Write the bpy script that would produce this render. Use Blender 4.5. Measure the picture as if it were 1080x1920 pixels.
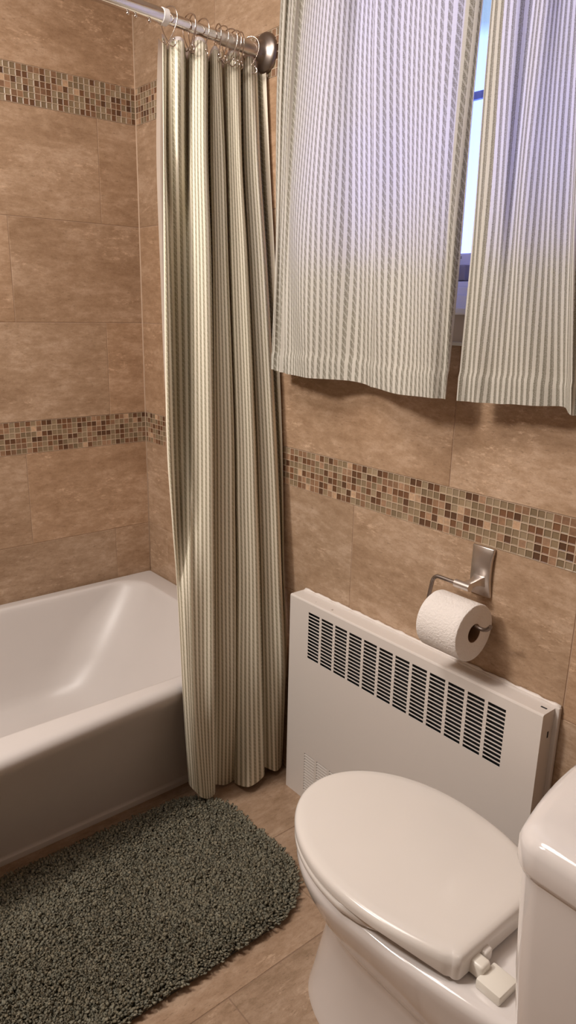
import bpy, bmesh, math, random
import numpy as np
from mathutils import Vector, Matrix

random.seed(7)
rng = np.random.default_rng(7)
for o in list(bpy.data.objects):
    bpy.data.objects.remove(o)
SC = bpy.context.scene
COL = SC.collection

# ------------------------------------------------------------------ camera
cam_data = bpy.data.cameras.new('camera')
cam = bpy.data.objects.new('camera', cam_data)
COL.objects.link(cam)
cam_data.sensor_fit = 'VERTICAL'
cam_data.sensor_height = 36.0
cam_data.lens = 36.0 * 1348.28 / 1920.0
cam_data.clip_start = 0.02
YAW, PITCH, ROLL = math.radians(140.1495), math.radians(-15.8751), math.radians(1.2909)
d_ = Vector((math.cos(PITCH) * math.cos(YAW), math.cos(PITCH) * math.sin(YAW), math.sin(PITCH)))
r_ = d_.cross(Vector((0, 0, 1))).normalized()
u_ = r_.cross(d_)
c_, s_ = math.cos(ROLL), math.sin(ROLL)
R_, U_ = c_ * r_ + s_ * u_, -s_ * r_ + c_ * u_
M3 = Matrix((R_, U_, -d_)).transposed()
cam.matrix_world = Matrix.Translation((2.3069, -1.2508, 1.3768)) @ M3.to_4x4()
SC.camera = cam

# ------------------------------------------------------------------ world, lights, exposure
SC.view_settings.view_transform = 'Standard'
SC.view_settings.look = 'None'
SC.view_settings.gamma = 1.0
SC.view_settings.use_curve_mapping = False
SC.view_settings.exposure = 0.0
world = bpy.data.worlds.new('daylight')
SC.world = world
world.use_nodes = True
wn = world.node_tree
bg = wn.nodes['Background']
tcw = wn.nodes.new('ShaderNodeTexCoord')
sepw = wn.nodes.new('ShaderNodeSeparateXYZ')
rw = wn.nodes.new('ShaderNodeValToRGB')
wn.links.new(tcw.outputs['Generated'], sepw.inputs[0])
wn.links.new(sepw.outputs['Z'], rw.inputs['Fac'])
rw.color_ramp.elements[0].position = 0.0
rw.color_ramp.elements[0].color = (0.8, 1.2, 6.0, 1)
rw.color_ramp.elements[1].position = 0.312
rw.color_ramp.elements[1].color = (0.50, 0.72, 1.05, 1)
e_ = rw.color_ramp.elements.new(0.02)
e_.color = (1.12, 1.4, 9.0, 1)
e_ = rw.color_ramp.elements.new(0.298)
e_.color = (0.92, 1.35, 5.5, 1)
wn.links.new(rw.outputs['Color'], bg.inputs['Color'])
bg.inputs['Strength'].default_value = 1.0


def area_light(name, loc, target, size, power, color, shape='DISK'):
    l = bpy.data.lights.new(name, 'AREA')
    l.shape = shape
    l.size = size
    l.energy = power
    l.color = color
    o = bpy.data.objects.new(name, l)
    COL.objects.link(o)
    o.location = loc
    v = Vector(target) - Vector(loc)
    o.rotation_euler = v.to_track_quat('-Z', 'Y').to_euler()
    return o


area_light('wall_light', (0.90, -1.72, 2.22), (1.0, -0.4, 1.0), 0.30, 25.0, (1.0, 0.925, 0.86))
area_light('ceiling_light', (1.1, -1.05, 2.40), (1.1, -1.05, 0), 0.7, 17.0, (1.0, 0.92, 0.86))
ptl = area_light('window_portal', (1.37, 0.16, 1.80), (1.37, -1.0, 1.80), 0.98, 1.0, (1, 1, 1), 'RECTANGLE')
ptl.data.size_y = 0.66
ptl.data.cycles.is_portal = True

# ------------------------------------------------------------------ node helpers


class NT:
    def __init__(self, name):
        self.m = bpy.data.materials.new(name)
        self.m.use_nodes = True
        self.t = self.m.node_tree
        self.t.nodes.clear()
        self.out = self.n('ShaderNodeOutputMaterial')

    def n(self, kind, **kw):
        nd = self.t.nodes.new(kind)
        for k, v in kw.items():
            setattr(nd, k, v)
        return nd

    def l(self, a, b):
        self.t.links.new(a, b)

    def math(self, op, a, b=None):
        nd = self.n('ShaderNodeMath', operation=op)
        for i, v in enumerate((a, b)):
            if v is None:
                continue
            if isinstance(v, (int, float)):
                nd.inputs[i].default_value = v
            else:
                self.l(v, nd.inputs[i])
        return nd.outputs[0]

    def noise(self, vec, scale, detail=4, rough=0.5):
        nd = self.n('ShaderNodeTexNoise')
        nd.inputs['Scale'].default_value = scale
        nd.inputs['Detail'].default_value = detail
        nd.inputs['Roughness'].default_value = rough
        self.l(vec, nd.inputs['Vector'])
        return nd.outputs['Fac']

    def mapping(self, vec, scale):
        nd = self.n('ShaderNodeMapping')
        nd.inputs['Scale'].default_value = scale
        self.l(vec, nd.inputs['Vector'])
        return nd.outputs['Vector']

    def ramp(self, fac, stops):
        nd = self.n('ShaderNodeValToRGB')
        el = nd.color_ramp.elements
        while len(el) < len(stops):
            el.new(0.5)
        for e, (p, c) in zip(el, stops):
            e.position = p
            e.color = c if len(c) == 4 else (*c, 1)
        self.l(fac, nd.inputs['Fac'])
        return nd.outputs['Color']

    def mix(self, fac, a, b, mode='MIX'):
        nd = self.n('ShaderNodeMix', data_type='RGBA', blend_type=mode)
        for sock, v in ((nd.inputs[0], fac), (nd.inputs[6], a), (nd.inputs[7], b)):
            if isinstance(v, (int, float)):
                sock.default_value = v
            elif isinstance(v, tuple):
                sock.default_value = v if len(v) == 4 else (*v, 1)
            else:
                self.l(v, sock)
        return nd.outputs[2]

    def bsdf(self, color, rough=0.5, metal=0.0, spec=0.5, coat=0.0):
        nd = self.n('ShaderNodeBsdfPrincipled')
        for k, v in (('Base Color', color), ('Roughness', rough), ('Metallic', metal),
                     ('Specular IOR Level', spec), ('Coat Weight', coat)):
            if isinstance(v, tuple):
                nd.inputs[k].default_value = v if len(v) == 4 else (*v, 1)
            elif isinstance(v, (int, float)):
                nd.inputs[k].default_value = v
            else:
                self.l(v, nd.inputs[k])
        return nd

    def bump(self, height, strength, dist=0.002):
        nd = self.n('ShaderNodeBump')
        nd.inputs['Strength'].default_value = strength
        nd.inputs['Distance'].default_value = dist
        self.l(height, nd.inputs['Height'])
        return nd.outputs['Normal']

    def done(self, shader):
        self.l(shader, self.out.inputs['Surface'])
        return self.m


def simple(name, col, rough=0.5, metal=0.0, spec=0.5, coat=0.0, noise_amt=0.03, nscale=8.0, bump=0.0):
    t = NT(name)
    tc = t.n('ShaderNodeTexCoord')
    f = t.noise(tc.outputs['Object'], nscale, 4)
    a = tuple(max(0, c * (1 - noise_amt)) for c in col)
    b = tuple(min(1, c * (1 + noise_amt)) for c in col)
    c = t.ramp(f, [(0.3, a), (0.7, b)])
    s = t.bsdf(c, rough, metal, spec, coat)
    if bump:
        t.l(t.bump(t.noise(tc.outputs['Object'], nscale * 20, 3), bump, 0.001), s.inputs['Normal'])
    return t.done(s.outputs[0])


def tile_material(name, dark, mid, light, rough=0.38):
    t = NT(name)
    uv = t.n('ShaderNodeUVMap').outputs[0]
    tint = t.n('ShaderNodeVertexColor', layer_name='tint').outputs['Color']
    cloud = t.noise(t.mapping(uv, (1.0, 2.2, 1.0)), 3.2, 12, 0.72)
    body = t.noise(t.mapping(uv, (1.0, 2.2, 1.0)), 20.0, 14, 0.80)
    c = t.ramp(t.math('ADD', t.math('MULTIPLY', cloud, 0.5), t.math('MULTIPLY', body, 0.5)), [(0.41, dark), (0.50, mid), (0.59, light)])
    # pale mineral veining in drifts
    vein = t.noise(t.mapping(uv, (1.0, 2.8, 1.0)), 24.0, 15, 0.82)
    gate = t.ramp(t.noise(t.mapping(uv, (1.0, 2.0, 1.0)), 4.5, 4, 0.5), [(0.50, (0, 0, 0)), (0.62, (1, 1, 1))])
    spots = t.ramp(vein, [(0.53, (0, 0, 0)), (0.58, (1, 1, 1))])
    m = t.math('MULTIPLY', t.math('MULTIPLY', gate, spots), 0.85)
    c = t.mix(m, c, tuple(min(1, x * 1.22) for x in light))
    # dark flecks and short dashes
    fleck = t.noise(t.mapping(uv, (14.0, 42.0, 1.0)), 4.0, 5, 0.6)
    fine = fleck
    patch = body
    c = t.mix(t.ramp(fleck, [(0.30, (0.55, 0.55, 0.55)), (0.41, (0, 0, 0))]), c, tuple(x * 0.62 for x in dark))
    fine2 = t.noise(t.mapping(uv, (60.0, 150.0, 1.0)), 4.0, 4, 0.6)
    c = t.mix(0.30, c, t.ramp(fine2, [(0.3, (0.68, 0.68, 0.68)), (0.7, (1.25, 1.25, 1.25))]), 'MULTIPLY')
    c = t.mix(1.0, c, tint, 'MULTIPLY')
    s = t.bsdf(c, rough, 0.0, 0.35)
    t.l(t.bump(t.math('ADD', fine, patch), 0.10, 0.001), s.inputs['Normal'])
    return t.done(s.outputs[0])


WALL_TILE = tile_material('wall_tile_porcelain', (0.315, 0.198, 0.118), (0.41, 0.272, 0.172), (0.53, 0.375, 0.26))
FLOOR_TILE = tile_material('floor_tile_porcelain', (0.26, 0.170, 0.105), (0.35, 0.235, 0.155), (0.44, 0.315, 0.222))
GROUT = simple('tan_grout', (0.42, 0.29, 0.20), 0.85, nscale=60)
DARK_GROUT = simple('brown_grout', (0.26, 0.17, 0.115), 0.85, nscale=60)
MOSAIC_GROUT = simple('mosaic_grout', (0.50, 0.38, 0.27), 0.8, nscale=80)
PAINT = simple('dimmed_wall_paint', (0.34, 0.26, 0.19), 0.7)  # for the unseen walls, darkened to cut the light they bounce back
CEIL = simple('ceiling_paint', (0.75, 0.70, 0.63), 0.8)
PORCELAIN = simple('tub_enamel', (0.62, 0.58, 0.555), 0.34, spec=0.4, noise_amt=0.01)
CHINA = simple('toilet_china', (0.74, 0.695, 0.67), 0.10, spec=0.55, coat=0.3, noise_amt=0.01)
SEATPL = simple('seat_plastic', (0.745, 0.70, 0.655), 0.17, spec=0.5, noise_amt=0.01)
HINGEPL = simple('hinge_plastic', (0.80, 0.76, 0.68), 0.30, noise_amt=0.01)
RADPAINT = None
CHROME = simple('polished_chrome', (0.72, 0.68, 0.66), 0.12, 1.0, noise_amt=0.02)
NICKEL = simple('brushed_nickel', (0.66, 0.61, 0.575), 0.33, 1.0, noise_amt=0.05, nscale=30)
DARKNICKEL = simple('satin_nickel', (0.30, 0.255, 0.23), 0.36, 1.0, noise_amt=0.05)
HOOKMETAL = simple('hook_metal', (0.62, 0.53, 0.47), 0.16, 1.0, noise_amt=0.02)
WHITEPLASTIC = simple('white_plastic', (0.78, 0.75, 0.73), 0.4)
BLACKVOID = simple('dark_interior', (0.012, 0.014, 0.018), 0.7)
SASH = simple('window_vinyl', (0.86, 0.86, 0.90), 0.30)
SASHGREY = simple('screen_bar_grey', (0.30, 0.33, 0.42), 0.5)
LATCHM = simple('latch_taupe', (0.34, 0.31, 0.33), 0.4)
CARDBOARD = simple('cardboard_core', (0.22, 0.125, 0.07), 0.85, bump=0.2)
CAULK = simple('white_caulk', (0.78, 0.72, 0.67), 0.5, bump=0.8, nscale=12)
INK = simple('label_ink', (0.05, 0.05, 0.07), 0.6)
ALU = simple('edge_trim_metal', (0.55, 0.52, 0.50), 0.3, 1.0)
RUGBACK = simple('rug_backing', (0.06, 0.055, 0.045), 0.95)


def radiator_material():
    t = NT('radiator_enamel')
    tc = t.n('ShaderNodeTexCoord').outputs['Object']
    spots = t.noise(tc, 38.0, 2, 0.5)
    m = t.ramp(spots, [(0.765, (0, 0, 0)), (0.79, (1, 1, 1))])
    c = t.mix(m, (0.70, 0.645, 0.60), (0.36, 0.30, 0.26))
    s = t.bsdf(c, 0.42, 0, 0.4)
    t.l(t.bump(t.noise(tc, 180, 3), 0.12, 0.001), s.inputs['Normal'])
    return t.done(s.outputs[0])


RADPAINT = radiator_material()


def paper_material():
    t = NT('tissue_paper')
    tc = t.n('ShaderNodeTexCoord').outputs['Object']
    q = t.noise(tc, 210.0, 3, 0.6)
    s = t.bsdf((0.82, 0.765, 0.725), 0.95, 0, 0.1)
    t.l(t.bump(q, 0.9, 0.003), s.inputs['Normal'])
    return t.done(s.outputs[0])


PAPER = paper_material()


def mosaic_tile_material():
    t = NT('mosaic_tiles')
    tint = t.n('ShaderNodeVertexColor', layer_name='tint')
    uv = t.n('ShaderNodeUVMap').outputs[0]
    stone = t.noise(uv, 90.0, 6, 0.7)
    c = t.mix(1.0, tint.outputs['Color'], t.ramp(stone, [(0.3, (0.72, 0.72, 0.72)), (0.7, (1.25, 1.22, 1.18))]), 'MULTIPLY')
    c = t.mix(tint.outputs['Alpha'], tint.outputs['Color'], c)
    rough = t.math('ADD', t.math('MULTIPLY', tint.outputs['Alpha'], 0.35), 0.27)
    s = t.bsdf(c, rough, 0, 0.35)
    return t.done(s.outputs[0])


MOSAIC = mosaic_tile_material()


def ticking(name, pitch, cream, olive, width, transl, dash=0.0, soft=0.45):
    t = NT(name)
    uv = t.n('ShaderNodeUVMap').outputs[0]
    sp = t.n('ShaderNodeSeparateXYZ')
    t.l(uv, sp.inputs[0])
    U, V = sp.outputs[0], sp.outputs[1]
    wob = t.noise(t.mapping(uv, (300.0, 220.0, 1.0)), 1.0, 3, 0.6)
    uu = t.math('ADD', U, t.math('MULTIPLY', t.math('SUBTRACT', wob, 0.5), pitch * 0.16))
    fr = t.math('FRACT', t.math('DIVIDE', uu, pitch))
    dist = t.math('ABSOLUTE', t.math('SUBTRACT', fr, 0.5))
    band = t.ramp(dist, [(width / 2 - 0.03, (1, 1, 1)), (width / 2 + 0.03, (0, 0, 0))])
    # thin light line inside the band and a woven speckle
    line = t.math('ABSOLUTE', t.math('SUBTRACT', fr, 0.60))
    inner = t.ramp(line, [(0.02, (0.62, 0.62, 0.62)), (0.05, (1, 1, 1))])
    weave = t.noise(t.mapping(uv, (900.0, 700.0, 1.0)), 1.0, 2, 0.6)
    wv = t.ramp(weave, [(0.32, (0.40, 0.40, 0.40)), (0.62, (1, 1, 1))])
    k = t.math('MULTIPLY', t.math('MULTIPLY', band, inner), wv)
    if dash:
        # slanted yarn breaks of the ticking weave
        ph = t.math('FRACT', t.math('ADD', t.math('DIVIDE', V, dash), t.math('MULTIPLY', t.math('DIVIDE', uu, pitch), 1.5)))
        br = t.math('ABSOLUTE', t.math('SUBTRACT', ph, 0.5))
        kk = t.ramp(br, [(0.30, (1, 1, 1)), (0.46, (soft, soft, soft))])
        k = t.math('MULTIPLY', k, kk)
    slub = t.noise(t.mapping(uv, (12.0, 500.0, 1.0)), 1.0, 3, 0.6)
    base = t.mix(0.5, cream, t.ramp(slub, [(0.3, (0.86, 0.86, 0.86)), (0.7, (1.0, 1.0, 1.0))]), 'MULTIPLY')
    c = t.mix(k, base, olive)
    dif = t.bsdf(c, 0.9, 0, 0.12)
    nb = t.bump(t.math('ADD', slub, weave), 0.25, 0.0008)
    t.l(nb, dif.inputs['Normal'])
    if transl > 0:
        tr = t.n('ShaderNodeBsdfTranslucent')
        t.l(c, tr.inputs['Color'])
        mx = t.n('ShaderNodeMixShader')
        mx.inputs[0].default_value = transl
        t.l(dif.outputs[0], mx.inputs[1])
        t.l(tr.outputs[0], mx.inputs[2])
        return t.done(mx.outputs[0])
    return t.done(dif.outputs[0])


SHOWER_CLOTH = ticking('green_ticking_cotton', 0.0125, (0.86, 0.80, 0.66), (0.21, 0.178, 0.095), 0.50, 0.08, dash=0.013, soft=0.72)
WINDOW_CLOTH = ticking('sheer_ticking_cotton', 0.0150, (0.73, 0.695, 0.62), (0.185, 0.165, 0.115), 0.52, 0.28, dash=0.017)
WINDOW_CLOTH_PLAIN = ticking('sheer_ticking_cotton_smooth', 0.0125, (0.73, 0.695, 0.62), (0.185, 0.165, 0.115), 0.50, 0.28)


def liner_material():
    t = NT('frosted_liner_vinyl')
    dif = t.bsdf((0.82, 0.75, 0.735), 0.35, 0, 0.5)
    tr = t.n('ShaderNodeBsdfTranslucent')
    tr.inputs['Color'].default_value = (0.85, 0.78, 0.76, 1)
    mx = t.n('ShaderNodeMixShader')
    mx.inputs[0].default_value = 0.35
    t.l(dif.outputs[0], mx.inputs[1])
    t.l(tr.outputs[0], mx.inputs[2])
    return t.done(mx.outputs[0])


LINER = liner_material()


def glass_material():
    t = NT('clear_window_glass')
    fr = t.n('ShaderNodeFresnel')
    fr.inputs[0].default_value = 1.45
    tr = t.n('ShaderNodeBsdfTransparent')
    tr.inputs[0].default_value = (0.97, 0.98, 1.0, 1)
    gl = t.n('ShaderNodeBsdfGlossy')
    gl.inputs['Roughness'].default_value = 0.02
    mx = t.n('ShaderNodeMixShader')
    t.l(fr.outputs[0], mx.inputs[0])
    t.l(tr.outputs[0], mx.inputs[1])
    t.l(gl.outputs[0], mx.inputs[2])
    return t.done(mx.outputs[0])


GLASS = glass_material()


def pile_material():
    t = NT('shag_yarn')
    tint = t.n('ShaderNodeVertexColor', layer_name='tint').outputs['Color']
    c = t.mix(1.0, (0.205, 0.190, 0.142), tint, 'MULTIPLY')
    s = t.bsdf(c, 0.95, 0, 0.1)
    return t.done(s.outputs[0])


PILE = pile_material()

# ------------------------------------------------------------------ object helpers


def link(name, me, mat, parent=None, smooth=False, auto=None):
    o = bpy.data.objects.new(name, me)
    COL.objects.link(o)
    if mat:
        for m in (mat if isinstance(mat, (list, tuple)) else [mat]):
            me.materials.append(m)
    if smooth:
        me.polygons.foreach_set('use_smooth', [True] * len(me.polygons))
    if auto is not None:
        me.set_sharp_from_angle(angle=math.radians(auto))
    if parent:
        o.parent = parent
        o.matrix_parent_inverse = Matrix.Identity(4)
        o.location = -Vector(parent.location)
    return o


def pydata(verts, faces):
    me = bpy.data.meshes.new('mesh')
    me.from_pydata([tuple(v) for v in verts], [], faces)
    me.update()
    return me


def empty(name, loc, label=None, cat=None, group=None, kind=None):
    o = bpy.data.objects.new(name, None)
    COL.objects.link(o)
    o.location = loc
    o.empty_display_size = 0.05
    return tag(o, label, cat, group, kind)


def tag(o, label=None, cat=None, group=None, kind=None):
    if label:
        o['label'] = label
    if cat:
        o['category'] = cat
    if group:
        o['group'] = group
    if kind:
        o['kind'] = kind
    return o


class MB:
    """collects shapes into one mesh"""

    def __init__(self):
        self.v, self.f, self.mi = [], [], []

    def quadbox(self, a, b, mi=0):
        x0, y0, z0 = a
        x1, y1, z1 = b
        n = len(self.v)
        self.v += [(x0, y0, z0), (x1, y0, z0), (x1, y1, z0), (x0, y1, z0), (x0, y0, z1), (x1, y0, z1), (x1, y1, z1), (x0, y1, z1)]
        for q in ((0, 3, 2, 1), (4, 5, 6, 7), (0, 1, 5, 4), (1, 2, 6, 5), (2, 3, 7, 6), (3, 0, 4, 7)):
            self.f.append(tuple(n + i for i in q))
            self.mi.append(mi)
        return self

    def face(self, pts, mi=0):
        n = len(self.v)
        self.v += [tuple(p) for p in pts]
        self.f.append(tuple(range(n, n + len(pts))))
        self.mi.append(mi)

    def rings(self, rings, cap0=False, cap1=False, closed=True, mi=0):
        n0 = len(self.v)
        N = len(rings[0])
        for r in rings:
            self.v += [tuple(p) for p in r]
        for i in range(len(rings) - 1):
            for j in range(N if closed else N - 1):
                k = (j + 1) % N
                self.f.append((n0 + i * N + j, n0 + i * N + k, n0 + (i + 1) * N + k, n0 + (i + 1) * N + j))
                self.mi.append(mi)
        if cap0:
            self.f.append(tuple(n0 + j for j in reversed(range(N))))
            self.mi.append(mi)
        if cap1:
            b = n0 + (len(rings) - 1) * N
            self.f.append(tuple(b + j for j in range(N)))
            self.mi.append(mi)
        return self

    def tube(self, path, rad, seg=12, caps=True, mi=0):
        P = [Vector(p) for p in path]
        rads = rad if isinstance(rad, (list, tuple)) else [rad] * len(P)
        t0 = (P[1] - P[0]).normalized()
        up = Vector((0, 0, 1)) if abs(t0.z) < 0.9 else Vector((1, 0, 0))
        nrm = (up - t0 * up.dot(t0)).normalized()
        rings = []
        for i, p in enumerate(P):
            if i == 0:
                t = t0
            elif i == len(P) - 1:
                t = (P[-1] - P[-2]).normalized()
            else:
                t = ((P[i + 1] - p).normalized() + (p - P[i - 1]).normalized()).normalized()
            nrm = (nrm - t * nrm.dot(t)).normalized()
            b = t.cross(nrm)
            rings.append([p + (nrm * math.cos(a) + b * math.sin(a)) * rads[i] for a in [2 * math.pi * k / seg for k in range(seg)]])
        return self.rings(rings, caps, caps, True, mi)

    def sphere(self, c, r, seg=12, mi=0):
        c = Vector(c)
        rings = []
        for i in range(1, seg // 2):
            th = math.pi * i / (seg // 2)
            rings.append([c + Vector((math.sin(th) * math.cos(a), math.sin(th) * math.sin(a), -math.cos(th))) * r for a in [2 * math.pi * k / seg for k in range(seg)]])
        return self.rings(rings, True, True, True, mi)

    def build(self, name, mat, parent=None, smooth=False, auto=None, bevel=0.0, bseg=2, subsurf=0):
        me = pydata(self.v, self.f)
        if any(self.mi):
            me.polygons.foreach_set('material_index', self.mi)
        if bevel:
            bm = bmesh.new()
            bm.from_mesh(me)
            es = [e for e in bm.edges if len(e.link_faces) == 2 and e.calc_face_angle(0) > math.radians(40)]
            bmesh.ops.bevel(bm, geom=es, offset=bevel, segments=bseg, profile=0.5, affect='EDGES')
            bm.to_mesh(me)
            bm.free()
        o = link(name, me, mat, parent, smooth, auto)
        if subsurf:
            s = o.modifiers.new('smooth', 'SUBSURF')
            s.levels = s.render_levels = subsurf
        return o


def catmull(P, n):
    """P: (k, dim) array, n samples per segment"""
    P = np.asarray(P, float)
    k = len(P)
    out = []
    for i in range(k - 1):
        p0, p1, p2, p3 = P[max(i - 1, 0)], P[i], P[i + 1], P[min(i + 2, k - 1)]
        for j in range(n):
            t = j / n
            out.append(0.5 * (2 * p1 + (p2 - p0) * t + (2 * p0 - 5 * p1 + 4 * p2 - p3) * t * t + (3 * p1 - p0 - 3 * p2 + p3) * t ** 3))
    out.append(P[-1])
    return np.array(out)


def cloth_grid(rows3, n_across, n_down, uv_scale=1.0):
    """rows3: array (levels, points, 3) from top to bottom -> smooth grid of points"""
    R = np.array([catmull(r, n_across) for r in rows3])
    G = np.array([catmull(R[:, j], n_down) for j in range(R.shape[1])]).transpose(1, 0, 2)
    return G


def grid_mesh(G, uoff=0.0, uref=None, u=None):
    nr, nc = G.shape[:2]
    verts = G.reshape(-1, 3)
    faces = [(i * nc + j, i * nc + j + 1, (i + 1) * nc + j + 1, (i + 1) * nc + j) for i in range(nr - 1) for j in range(nc - 1)]
    me = pydata(verts, faces)
    ref = G if uref is None else uref
    seg = np.linalg.norm(np.diff(ref, axis=1), axis=2)
    seg = np.mean(seg, axis=0)
    if u is None:
        u = np.concatenate([[0], np.cumsum(seg)]) + uoff
    uvl = me.uv_layers.new(name='UVMap')
    li = np.zeros(len(me.loops), dtype=np.int32)
    me.loops.foreach_get('vertex_index', li)
    uv = np.stack([u[li % nc], verts[li, 2]], axis=1).astype(np.float32)
    uvl.data.foreach_set('uv', uv.ravel())
    return me


# ------------------------------------------------------------------ the setting
ZB = 0.902            # underside of the lower mosaic band
BAND = 0.1042         # height of a mosaic band
TH, TW = 0.308, 0.613  # tile course, tile length
ZROOM = 2.42
XR, YF = 2.13, -2.10


def structure(o):
    o['kind'] = 'structure'
    return o


def tiled_surface(name, to3, rects, thick_box, tile_mat, grout_mat, g=0.0010, tinted=0.06, seed=1):
    """rects: (u0, v0, u1, v1); to3(u, v, h) -> point, h = height above the grout"""
    rr = np.random.default_rng(seed)
    verts, faces, mi, uvs, cols = [], [], [], [], []

    def quad(pts, m, uv, c):
        n = len(verts)
        verts.extend(pts)
        faces.append((n, n + 1, n + 2, n + 3))
        mi.append(m)
        uvs.extend(uv)
        cols.extend([c] * 4)
    for (a, b, c, dd) in rects:
        off = rr.uniform(0, 60, 2)
        t = 1 + rr.uniform(-tinted, tinted)
        w = rr.uniform(-0.03, 0.03)
        col = (t * (1 + w), t, t * (1 - w), 1)
        a2, b2, c2, d2 = a + g, b + g, c - g, dd - g
        o2 = 0.0012
        top = [to3(a2 + o2 * 0.6, b2 + o2 * 0.6, o2), to3(c2 - o2 * 0.6, b2 + o2 * 0.6, o2), to3(c2 - o2 * 0.6, d2 - o2 * 0.6, o2), to3(a2 + o2 * 0.6, d2 - o2 * 0.6, o2)]
        bot = [to3(a2, b2, 0), to3(c2, b2, 0), to3(c2, d2, 0), to3(a2, d2, 0)]
        uv = [(a + off[0], b + off[1]), (c + off[0], b + off[1]), (c + off[0], dd + off[1]), (a + off[0], dd + off[1])]
        quad(top, 0, uv, col)
        for i in range(4):
            j = (i + 1) % 4
            quad([bot[i], bot[j], top[j], top[i]], 0, [uv[i], uv[j], uv[j], uv[i]], col)
    for box in thick_box:
        x0, y0, z0, x1, y1, z1 = box
        P = [(x0, y0, z0), (x1, y0, z0), (x1, y1, z0), (x0, y1, z0), (x0, y0, z1), (x1, y0, z1), (x1, y1, z1), (x0, y1, z1)]
        for q in ((0, 3, 2, 1), (4, 5, 6, 7), (0, 1, 5, 4), (1, 2, 6, 5), (2, 3, 7, 6), (3, 0, 4, 7)):
            quad([P[i] for i in q], 1, [(0, 0)] * 4, (1, 1, 1, 1))
    me = pydata(verts, faces)
    me.polygons.foreach_set('material_index', mi)
    u = me.uv_layers.new(name='UVMap')
    u.data.foreach_set('uv', np.array(uvs, np.float32).ravel())
    ca = me.color_attributes.new('tint', 'FLOAT_COLOR', 'CORNER')
    ca.data.foreach_set('color', np.array(cols, np.float32).ravel())
    return structure(link(name, me, [tile_mat, grout_mat]))


GLASS_COLS = [((0.270, 0.195, 0.118), 0.10), ((0.235, 0.168, 0.100), 0.10), ((0.305, 0.228, 0.145), 0.12), ((0.215, 0.155, 0.092), 0.1)]
BROWN_COLS = [((0.145, 0.070, 0.036), 0.12), ((0.110, 0.055, 0.030), 0.10), ((0.18, 0.088, 0.045), 0.2)]
STONE_COLS = [((0.27, 0.155, 0.088), 0.9), ((0.34, 0.205, 0.125), 1.0), ((0.23, 0.128, 0.074), 0.9)]
PALE_COLS = [((0.52, 0.35, 0.225), 1.0), ((0.46, 0.30, 0.19), 1.0)]


def mosaic_band(name, to3, u0, u1, v0, parent, seed, warm=1.0):
    rr = random.Random(seed)
    p = BAND / 6
    n = int(round((u1 - u0) / p))
    p_u = (u1 - u0) / n
    gm, dep = 0.0009, 0.0012
    verts, faces, mi, uvs, cols = [], [], [], [], []

    def quad(pts, m, uv, c):
        k = len(verts)
        verts.extend(pts)
        faces.append((k, k + 1, k + 2, k + 3))
        mi.append(m)
        uvs.extend(uv)
        cols.extend([c] * 4)
    h0 = 0.0015
    for i in range(n):
        for j in range(6):
            q = rr.random()
            pal = GLASS_COLS if q < 0.46 else BROWN_COLS if q < 0.74 else STONE_COLS if q < 0.955 else PALE_COLS
            c, a = rr.choice(pal)
            k = rr.uniform(0.88, 1.12)
            col = (c[0] * k, c[1] * k, c[2] * k, min(1, a))
            ua, va = u0 + i * p_u, v0 + j * p
            ub, vb = ua + p_u, va + p
            O = [(ua, va), (ub, va), (ub, vb), (ua, vb)]
            jx, jy = rr.uniform(-.0002, .0002), rr.uniform(-.0002, .0002)
            I = [(ua + gm + jx, va + gm + jy), (ub - gm + jx, va + gm + jy), (ub - gm + jx, vb - gm + jy), (ua + gm + jx, vb - gm + jy)]
            off = (rr.uniform(0, 9), rr.uniform(0, 9))
            uv = [(x + off[0], y + off[1]) for x, y in I]
            hh = h0 - dep if a < 0.5 else h0 - 0.0004
            e = 0.0016 if a < 0.5 else 0.0005
            B = [(I[0][0] + e, I[0][1] + e), (I[1][0] - e, I[1][1] + e), (I[2][0] - e, I[2][1] - e), (I[3][0] + e, I[3][1] - e)]
            for s in range(4):
                t = (s + 1) % 4
                quad([to3(*O[s], h0), to3(*O[t], h0), to3(*I[t], h0), to3(*I[s], h0)], 1, [(0, 0)] * 4, (1, 1, 1, 1))
                quad([to3(*I[s], h0), to3(*I[t], h0), to3(*B[t], hh), to3(*B[s], hh)], 0, [uv[s], uv[t], uv[t], uv[s]], col)
            quad([to3(*B[s], hh) for s in range(4)], 0, uv, col)
    me = pydata(verts, faces)
    me.polygons.foreach_set('material_index', mi)
    u = me.uv_layers.new(name='UVMap')
    u.data.foreach_set('uv', np.array(uvs, np.float32).ravel())
    ca = me.color_attributes.new('tint', 'FLOAT_COLOR', 'CORNER')
    ca.data.foreach_set('color', np.array(cols, np.float32).ravel())
    o = link(name, me, [MOSAIC, MOSAIC_GROUT], parent)
    o['kind'] = 'structure'
    return o


# courses: (z0, z1, which offset)
def courses():
    out = []
    z = ZB
    k = 1
    while z > 0:
        out.append((max(0, z - TH), z, k))
        z -= TH
        k = 1 - k
    z = ZB + BAND
    for k in (0, 1, 0):
        out.append((z, z + TH, k))
        z += TH
    z += BAND
    k = 1
    while z < ZROOM:
        out.append((z, min(ZROOM, z + TH), k))
        z += TH
        k = 1 - k
    return out


def split(u0, u1, first):
    xs = [u0]
    x = first
    while x > u0:
        x -= TW
    x += TW
    while x < u1 - 0.002:
        if x > u0 + 0.002:
            xs.append(x)
        x += TW
    xs.append(u1)
    return list(zip(xs[:-1], xs[1:]))


WX0, WX1, WZ0, WZ1 = 0.88, 1.86, 1.310, 2.12     # window opening

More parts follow.
